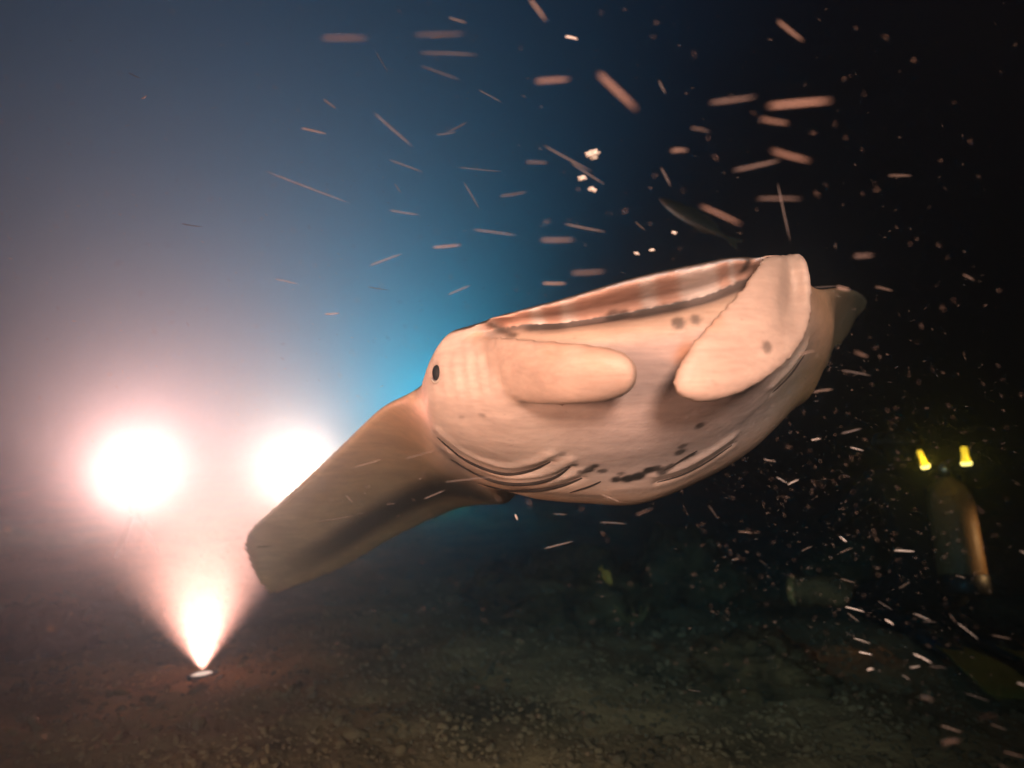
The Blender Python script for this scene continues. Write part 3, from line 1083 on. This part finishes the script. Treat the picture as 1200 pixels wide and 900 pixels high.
fish('reef_fish', P(717, 685, 3.0), P(703, 664, 3.05), 0.045, 0.02, M_yfish, 'small yellow reef fish nosing down over the coral mound')
fish('slender_fish', P(772, 232, 3.3), P(868, 288, 3.1), 0.07, 0.05, M_gfish, 'slender olive fish in dark water above the manta mouth')
tuft = on_floor(742, 722)
tuft.z = bed_z(tuft.x, tuft.y)
cr = empty('coral_tuft', tuft)
tag(cr, 'small pale yellow branching coral tuft on the rubble', 'coral')
for k in range(9):
    a = k * 0.7 + random.uniform(-0.2, 0.2)
    ln = random.uniform(0.05, 0.10)
    p0 = tuft + Vector((0.015 * math.cos(a), 0.015 * math.sin(a), 0.0))
    p1 = p0 + Vector((0.5 * ln * math.cos(a), 0.5 * ln * math.sin(a), ln * 0.6))
    p2 = p1 + Vector((0.4 * ln * math.cos(a + 0.6), 0.4 * ln * math.sin(a + 0.6), ln * 0.45))
    v, f = tube([p0, p1, p2], [0.012, 0.010, 0.006], 7)
    mesh_obj('branch', v, f, M_spg, cr)

# ------------------------------------------------------------------ plankton


def plankton_mesh(seed, mtl):
    """a slender drifting animal one unit long: blunt head, bent trunk, forked tail"""
    r = random.Random(seed)
    bend = r.uniform(-0.02, 0.02)
    ts = [0, 0.03, 0.10, 0.25, 0.45, 0.65, 0.82, 0.92, 0.97, 1.0]
    wd = [0.35, 0.8, 1.0, 0.95, 1.0, 0.9, 0.75, 0.6, 0.85, 0.5]
    pts = [Vector((t - 0.5, bend * math.sin(math.pi * t), 0.02 * math.sin(5 * t + seed))) for t in ts]
    v, f = tube(pts, [0.5 * w for w in wd], 7)
    # tube radius is in units of the width; squeezed when placed
    out = []
    k = 0
    for i, p in enumerate(pts):
        for j in range(7):
            q = v[i * 7 + j] - p
            out.append((p, q))
    me = bpy.data.meshes.new('plankton')
    me.from_pydata([tuple(Vector((p.x, p.y * 1.0 + q.y * 0.13, p.z + q.z * 0.13)) + Vector((q.x, 0, 0)) * 0.05) for p, q in out], [], f)
    me.materials.append(mtl)
    me.polygons.foreach_set('use_smooth', [True] * len(me.polygons))
    return me


PMESH = {k: [plankton_mesh(i, m) for i in range(4)] for k, m in M_plk.items()}


def plankton(x1, y1, x2, y2, width, depth, kind, label, group, yaw=0.0):
    a, b = P(x1, y1, depth), P(x2, y2, depth * (1 + yaw))
    me = random.choice(PMESH[kind])
    o = bpy.data.objects.new('plankton', me)
    COL.objects.link(o)
    d = b - a
    L = d.length
    x = d.normalized()
    y = x.cross(Vector((0, 1, 0.1))).normalized()
    z = x.cross(y)
    wm = width / FPX * depth / 0.13
    R = Matrix((x * L, y * wm, z * wm)).transposed().to_4x4()
    R.translation = (a + b) / 2
    o.matrix_world = R
    tag(o, label, 'plankton', group)
    return o


G1 = ('slender pale plankton drifting in the blue lit water', 'plankton in blue water')
G2 = ('slender orange lit plankton drifting in the dark water above the manta', 'plankton above the manta')
G3 = ('thin pale plankton drifting beside the diver over the dark rubble', 'plankton beside the diver')
G4 = ('faint thin plankton drifting just in front of the manta skin', 'plankton before the manta')
G5 = ('thin grey plankton drifting low below the manta belly', 'plankton below the manta')
# x1, y1, x2, y2, width, depth, kind, group
ST = [
    (376, 45, 432, 45, 7, .60, 'pale', G1), (484, 41, 546, 39, 7, .65, 'grey', G1), (490, 62, 560, 64, 5, .7, 'grey', G1), (492, 77, 540, 94, 3.5, .8, 'grey', G1),
    (379, 116, 394, 127, 3.5, .9, 'pale', G1), (352, 150, 383, 157, 4, .9, 'pale', G1), (437, 131, 484, 172, 5, .8, 'grey', G1), (455, 187, 496, 202, 4, .9, 'grey', G1),
    (310, 200, 412, 239, 4, .9, 'grey', G1), (535, 196, 588, 201, 3, 1., 'grey', G1), (543, 213, 562, 245, 4, .9, 'grey', G1), (585, 230, 618, 225, 5, .8, 'grey', G1),
    (553, 269, 606, 276, 4, .8, 'grey', G1), (432, 312, 472, 297, 5, .9, 'grey', G1), (322, 327, 350, 333, 3.5, 1, 'grey', G1), (380, 368, 398, 367, 4, 1, 'pale', G1),
    (212, 262, 237, 266, 3, 1.1, 'grey', G1), (524, 155, 548, 143, 4, .9, 'grey', G1), (510, 158, 535, 155, 4, .9, 'grey', G1), (430, 336, 456, 340, 3, 1.1, 'grey', G1),
    (506, 290, 541, 287, 5, .8, 'pale', G1), (524, 346, 552, 334, 4, .9, 'grey', G1), (455, 246, 492, 252, 4, .9, 'grey', G1), (462, 215, 470, 226, 3, 1., 'grey', G1), (525, 20, 547, 27, 4, .8, 'pale', G1),
    (505, 45, 520, 42, 3, 1., 'grey', G1), (560, 105, 588, 120, 3, 1., 'grey', G1), (440, 60, 455, 85, 3, 1., 'grey', G1), (150, 85, 165, 92, 3, 1.2, 'grey', G1), (166, 116, 172, 112, 3, 1.2, 'pale', G1),
    (620, -2, 640, 25, 6, .7, 'pale', G2), (626, 96, 668, 93, 9, .62, 'orange', G2), (662, 43, 677, 46, 5, .8, 'white', G2), (700, 86, 746, 129, 11, .55, 'orange', G2),
    (830, 121, 886, 113, 7, .65, 'grey', G2), (898, 125, 975, 118, 9, .55, 'orange', G2), (890, 139, 924, 145, 7, .62, 'orange', G2), (903, 176, 949, 189, 8, .58, 'orange', G2),
    (786, 177, 806, 176, 7, .7, 'pale', G2), (809, 150, 832, 154, 6, .75, 'grey', G2), (858, 200, 914, 188, 7, .7, 'grey', G2), (820, 241, 869, 263, 6, .65, 'orange', G2),
    (886, 233, 940, 233, 6, .7, 'grey', G2), (911, 214, 926, 282, 3, .8, 'grey', G2), (910, 24, 942, 48, 6, .7, 'orange', G2), (635, 332, 664, 332, 5, .75, 'pale', G2),
    (632, 281, 674, 281, 8, .7, 'grey', G2), (668, 320, 710, 318, 8, .7, 'grey', G2), (615, 190, 642, 191, 6, .8, 'grey', G2), (636, 170, 694, 201, 4, .8, 'grey', G2), (660, 262, 710, 272, 4, .8, 'grey', G2),
    (668, 190, 708, 216, 3.5, .8, 'grey', G2), (1000, 300, 1024, 299, 8, .7, 'grey', G2), (744, 260, 756, 270, 3, .9, 'pale', G2), (772, 94, 780, 110, 4, .8, 'grey', G2), (774, 196, 786, 218, 4, .8, 'grey', G2),
    (980, 336, 996, 340, 7, .8, 'orange', G2), (952, 337, 982, 335, 3, .9, 'grey', G2), (1025, 336, 1046, 341, 5, .8, 'orange', G2), (1040, 206, 1068, 206, 5, .8, 'orange', G2), (1128, 322, 1142, 328, 4, .8, 'orange', G2), (1002, 412, 1016, 418, 8, .8, 'orange', G2),
    (935, 416, 955, 411, 6, .85, 'pale', G4), (952, 460, 976, 456, 5, .85, 'pale', G3),
    (985, 434, 1020, 440, 5, .9, 'grey', G3), (996, 524, 1012, 528, 3, .9, 'white', G3), (951, 516, 962, 514, 3, .9, 'white', G3), (895, 538, 909, 541, 3, .95, 'white', G3), (910, 559, 922, 566, 2.5, .9, 'white', G3),
    (923, 568, 936, 562, 2.5, .9, 'white', G3), (985, 508, 1010, 502, 5, .9, 'grey', G3), (1048, 645, 1071, 646, 5, .9, 'white', G3), (984, 629, 992, 635, 3, .9, 'white', G3), (939, 646, 952, 640, 2.5, .9, 'pale', G3), (984, 648, 999, 642, 2.5, .9, 'pale', G3),
    (975, 636, 978, 642, 2, .9, 'pale', G3), (985, 678, 1002, 683, 3, .9, 'pale', G3), (1054, 689, 1065, 683, 5, .9, 'white', G3), (990, 711, 1013, 717, 2.5, .9, 'white', G3), (993, 718, 1007, 729, 2.5, .9, 'pale', G3),
    (1037, 726, 1047, 732, 4, .85, 'white', G3), (1070, 719, 1090, 727, 3.5, .85, 'white', G3), (1081, 728, 1098, 729, 4, .85, 'grey', G3), (1122, 730, 1146, 749, 2.5, .8, 'white', G3), (1113, 719, 1120, 730, 2, .8, 'pale', G3),
    (1070, 766, 1092, 777, 3.5, .8, 'white', G3), (1066, 782, 1078, 781, 4, .8, 'white', G3), (1016, 785, 1024, 784, 4, .8, 'white', G3), (1088, 780, 1108, 783, 5, .8, 'grey', G3), (1057, 791, 1066, 797, 3, .8, 'white', G3),
    (1078, 817, 1092, 820, 6, .75, 'white', G3), (1146, 842, 1166, 839, 9, .65, 'orange', G3), (1104, 871, 1124, 868, 9, .65, 'orange', G3), (1102, 850, 1127, 858, 4, .75, 'pale', G3), (1175, 880, 1202, 888, 5, .7, 'orange', G3), (1170, 896, 1184, 902, 5, .7, 'orange', G3),
    (1160, 848, 1180, 856, 3, .75, 'pale', G3), (1192, 800, 1206, 806, 4, .75, 'white', G3), (1000, 748, 1020, 754, 3, .9, 'white', G3), (1006, 764, 1022, 767, 3, .9, 'white', G3), (990, 740, 1004, 749, 2.5, .9, 'grey', G3), (1162, 744, 1186, 749, 2.5, .8, 'pale', G3), (1130, 812, 1160, 822, 2.5, .8, 'grey', G3), (1028, 704, 1046, 715, 2.5, .9, 'grey', G3),
    (1120, 675, 1130, 677, 4, .9, 'white', G3), (1195, 645, 1210, 655, 3, .8, 'white', G3),
    (745, 603, 765, 596, 6, .9, 'grey', G5), (830, 592, 841, 608, 5, .9, 'grey', G5), (865, 623, 882, 625, 4, .9, 'pale', G5), (704, 579, 728, 589, 3, .95, 'pale', G5), (702, 612, 735, 614, 3.5, .95, 'grey', G5), (648, 602, 664, 603, 3, .95, 'grey', G5), (604, 603, 606, 609, 3, .95, 'white', G5), (637, 643, 672, 634, 4, 1., 'grey', G5), (858, 656, 866, 655, 3, .9, 'white', G5), (820, 640, 826, 638, 3, .9, 'pale', G5), (806, 808, 822, 811, 2.5, 1, 'pale', G5), (890, 656, 900, 664, 3, .9, 'grey', G5),
    (413, 548, 448, 538, 3, .95, 'grey', G4), (474, 538, 512, 527, 3, .95, 'grey', G4), (372, 612, 418, 604, 3, .95, 'grey', G4), (520, 565, 578, 559, 3, .95, 'grey', G4), (452, 591, 464, 590, 3, .95, 'pale', G4), (496, 585, 522, 574, 3, .95, 'grey', G4), (405, 580, 414, 590, 2.5, .95, 'grey', G4), (300, 641, 318, 640, 2.5, .95, 'grey', G4), (750, 326, 766, 333, 2, .8, 'pale', G4), (842, 334, 848, 322, 2, .8, 'pale', G4),
]
WHERE = {G1[1]: 'in the blue lit water', G2[1]: 'in dark water above the manta', G3[1]: 'in dark water around the diver',
         G4[1]: 'close before the manta skin', G5[1]: 'low under the manta belly'}
for x1, y1, x2, y2, w, d, kind, g in ST:
    ln = math.hypot(x2 - x1, y2 - y1)
    sl = math.degrees(math.atan2(-(y2 - y1), x2 - x1))
    lean = 'level' if abs(sl) < 9 else ('nose up' if 9 <= sl < 45 else 'nose down' if -32 < sl <= -9 else 'steeply tilted')
    size = 'tiny' if ln < 14 else 'short' if ln < 30 else 'long' if ln < 50 else 'very long'
    fat = 'stout' if w >= 6 else 'thin'
    lab = '%s %s %s plankton drifting %s %s' % (size, fat, kind, lean, WHERE[g[1]])
    plankton(x1, y1, x2, y2, w * (0.52 if w >= 6 else 0.56), d * (0.80 if w >= 6 else 0.92), kind, lab, g[1] + ', ' + ' '.join((size, fat, kind, lean)), random.uniform(-0.06, 0.06))

# bright clotted flecks of jelly above the manta
for k, (px, py, r, lab) in enumerate(((694, 181, 0.0062, 'largest glinting white jelly fleck above the manta'), (682, 209, 0.0042, 'ragged white jelly fleck below the largest one'), (694, 222, 0.0036, 'narrow white jelly fleck beneath the ragged one'),
                                      (764, 293, 0.0025, 'tiny round white jelly fleck close over the upper lip'), (746, 297, 0.0022, 'tiny white jelly fleck beside the round one'), (790, 273, 0.0025, 'lone tiny white jelly fleck near the slender fish'))):
    o = rock('jelly_fleck', P(px, py, 0.82), (r * 1.3, r * 0.8, r * 0.7), M_plk['white'], 20 + k, sub=3, rough=0.7)
    o.data.materials[0] = M_jelly
    o.rotation_euler = (0, random.uniform(-0.6, 0.6), 0)
    tag(o, lab, 'plankton', 'white jelly flecks')

# the fine plankton nobody could count
bits_v, bits_f = [], []
tet = np.array([[-.5, 0, 0], [0, .5, 0], [0, -.25, .43], [0, -.25, -.43], [.5, 0, 0]])
tetf = np.array([[0, 1, 2], [0, 2, 3], [0, 3, 1], [4, 2, 1], [4, 3, 2], [4, 1, 3]])
for k in range(5200):
    d = 0.55 + 2.6 * random.random() ** 1.2
    px, py = random.uniform(-100, 1300), random.uniform(-60, 930)
    if k % 4 == 0:
        px, py = random.gauss(1000, 120), random.gauss(620, 130)
        d = random.uniform(0.6, 1.5)
    p = P(px, py, d)
    if p.z < bed_z(p.x, p.y) + 0.03:
        continue
    ln, wd = random.uniform(0.002, 0.009), random.uniform(0.0003, 0.0007)
    a = random.gauss(0.35, 0.5)
    ca, sa = math.cos(a), math.sin(a)
    v = tet * np.array([ln, wd, wd])
    v = np.stack([v[:, 0] * ca + v[:, 2] * sa, v[:, 1], -v[:, 0] * sa + v[:, 2] * ca], 1) + np.array(p)
    bits_f.append(tetf + 5 * len(bits_v))
    bits_v.append(v)
fine = mesh_obj('fine_plankton', np.concatenate(bits_v).tolist(), np.concatenate(bits_f).tolist(), M_speck)
fine['kind'] = 'stuff'
fine['label'] = 'fine specks of plankton suspended throughout the water'

# ------------------------------------------------------------------ haze
bm = bmesh.new()
bmesh.ops.create_cube(bm, size=1)
for v in bm.verts:
    v.co = Vector((v.co.x * 140, v.co.y * 140 + 32, v.co.z * 14 + 5.5))
me = bpy.data.meshes.new('haze')
bm.to_mesh(me)
bm.free()
M_haze = bpy.data.materials.new('sea water haze')
M_haze.use_nodes = True
nt = M_haze.node_tree
nt.nodes.clear()
out = nt.nodes.new('ShaderNodeOutputMaterial')
pv = nt.nodes.new('ShaderNodeVolumePrincipled')
pv.inputs['Color'].default_value = HAZE_COLOR
pv.inputs['Absorption Color'].default_value = HAZE_ABSORB
pv.inputs['Density'].default_value = HAZE_DENSITY
pv.inputs['Anisotropy'].default_value = HAZE_G
nt.links.new(pv.outputs['Volume'], out.inputs['Volume'])
me.materials.append(M_haze)
haze = bpy.data.objects.new('haze', me)
COL.objects.link(haze)
haze['kind'] = 'stuff'
haze['label'] = 'blue murky night sea water'
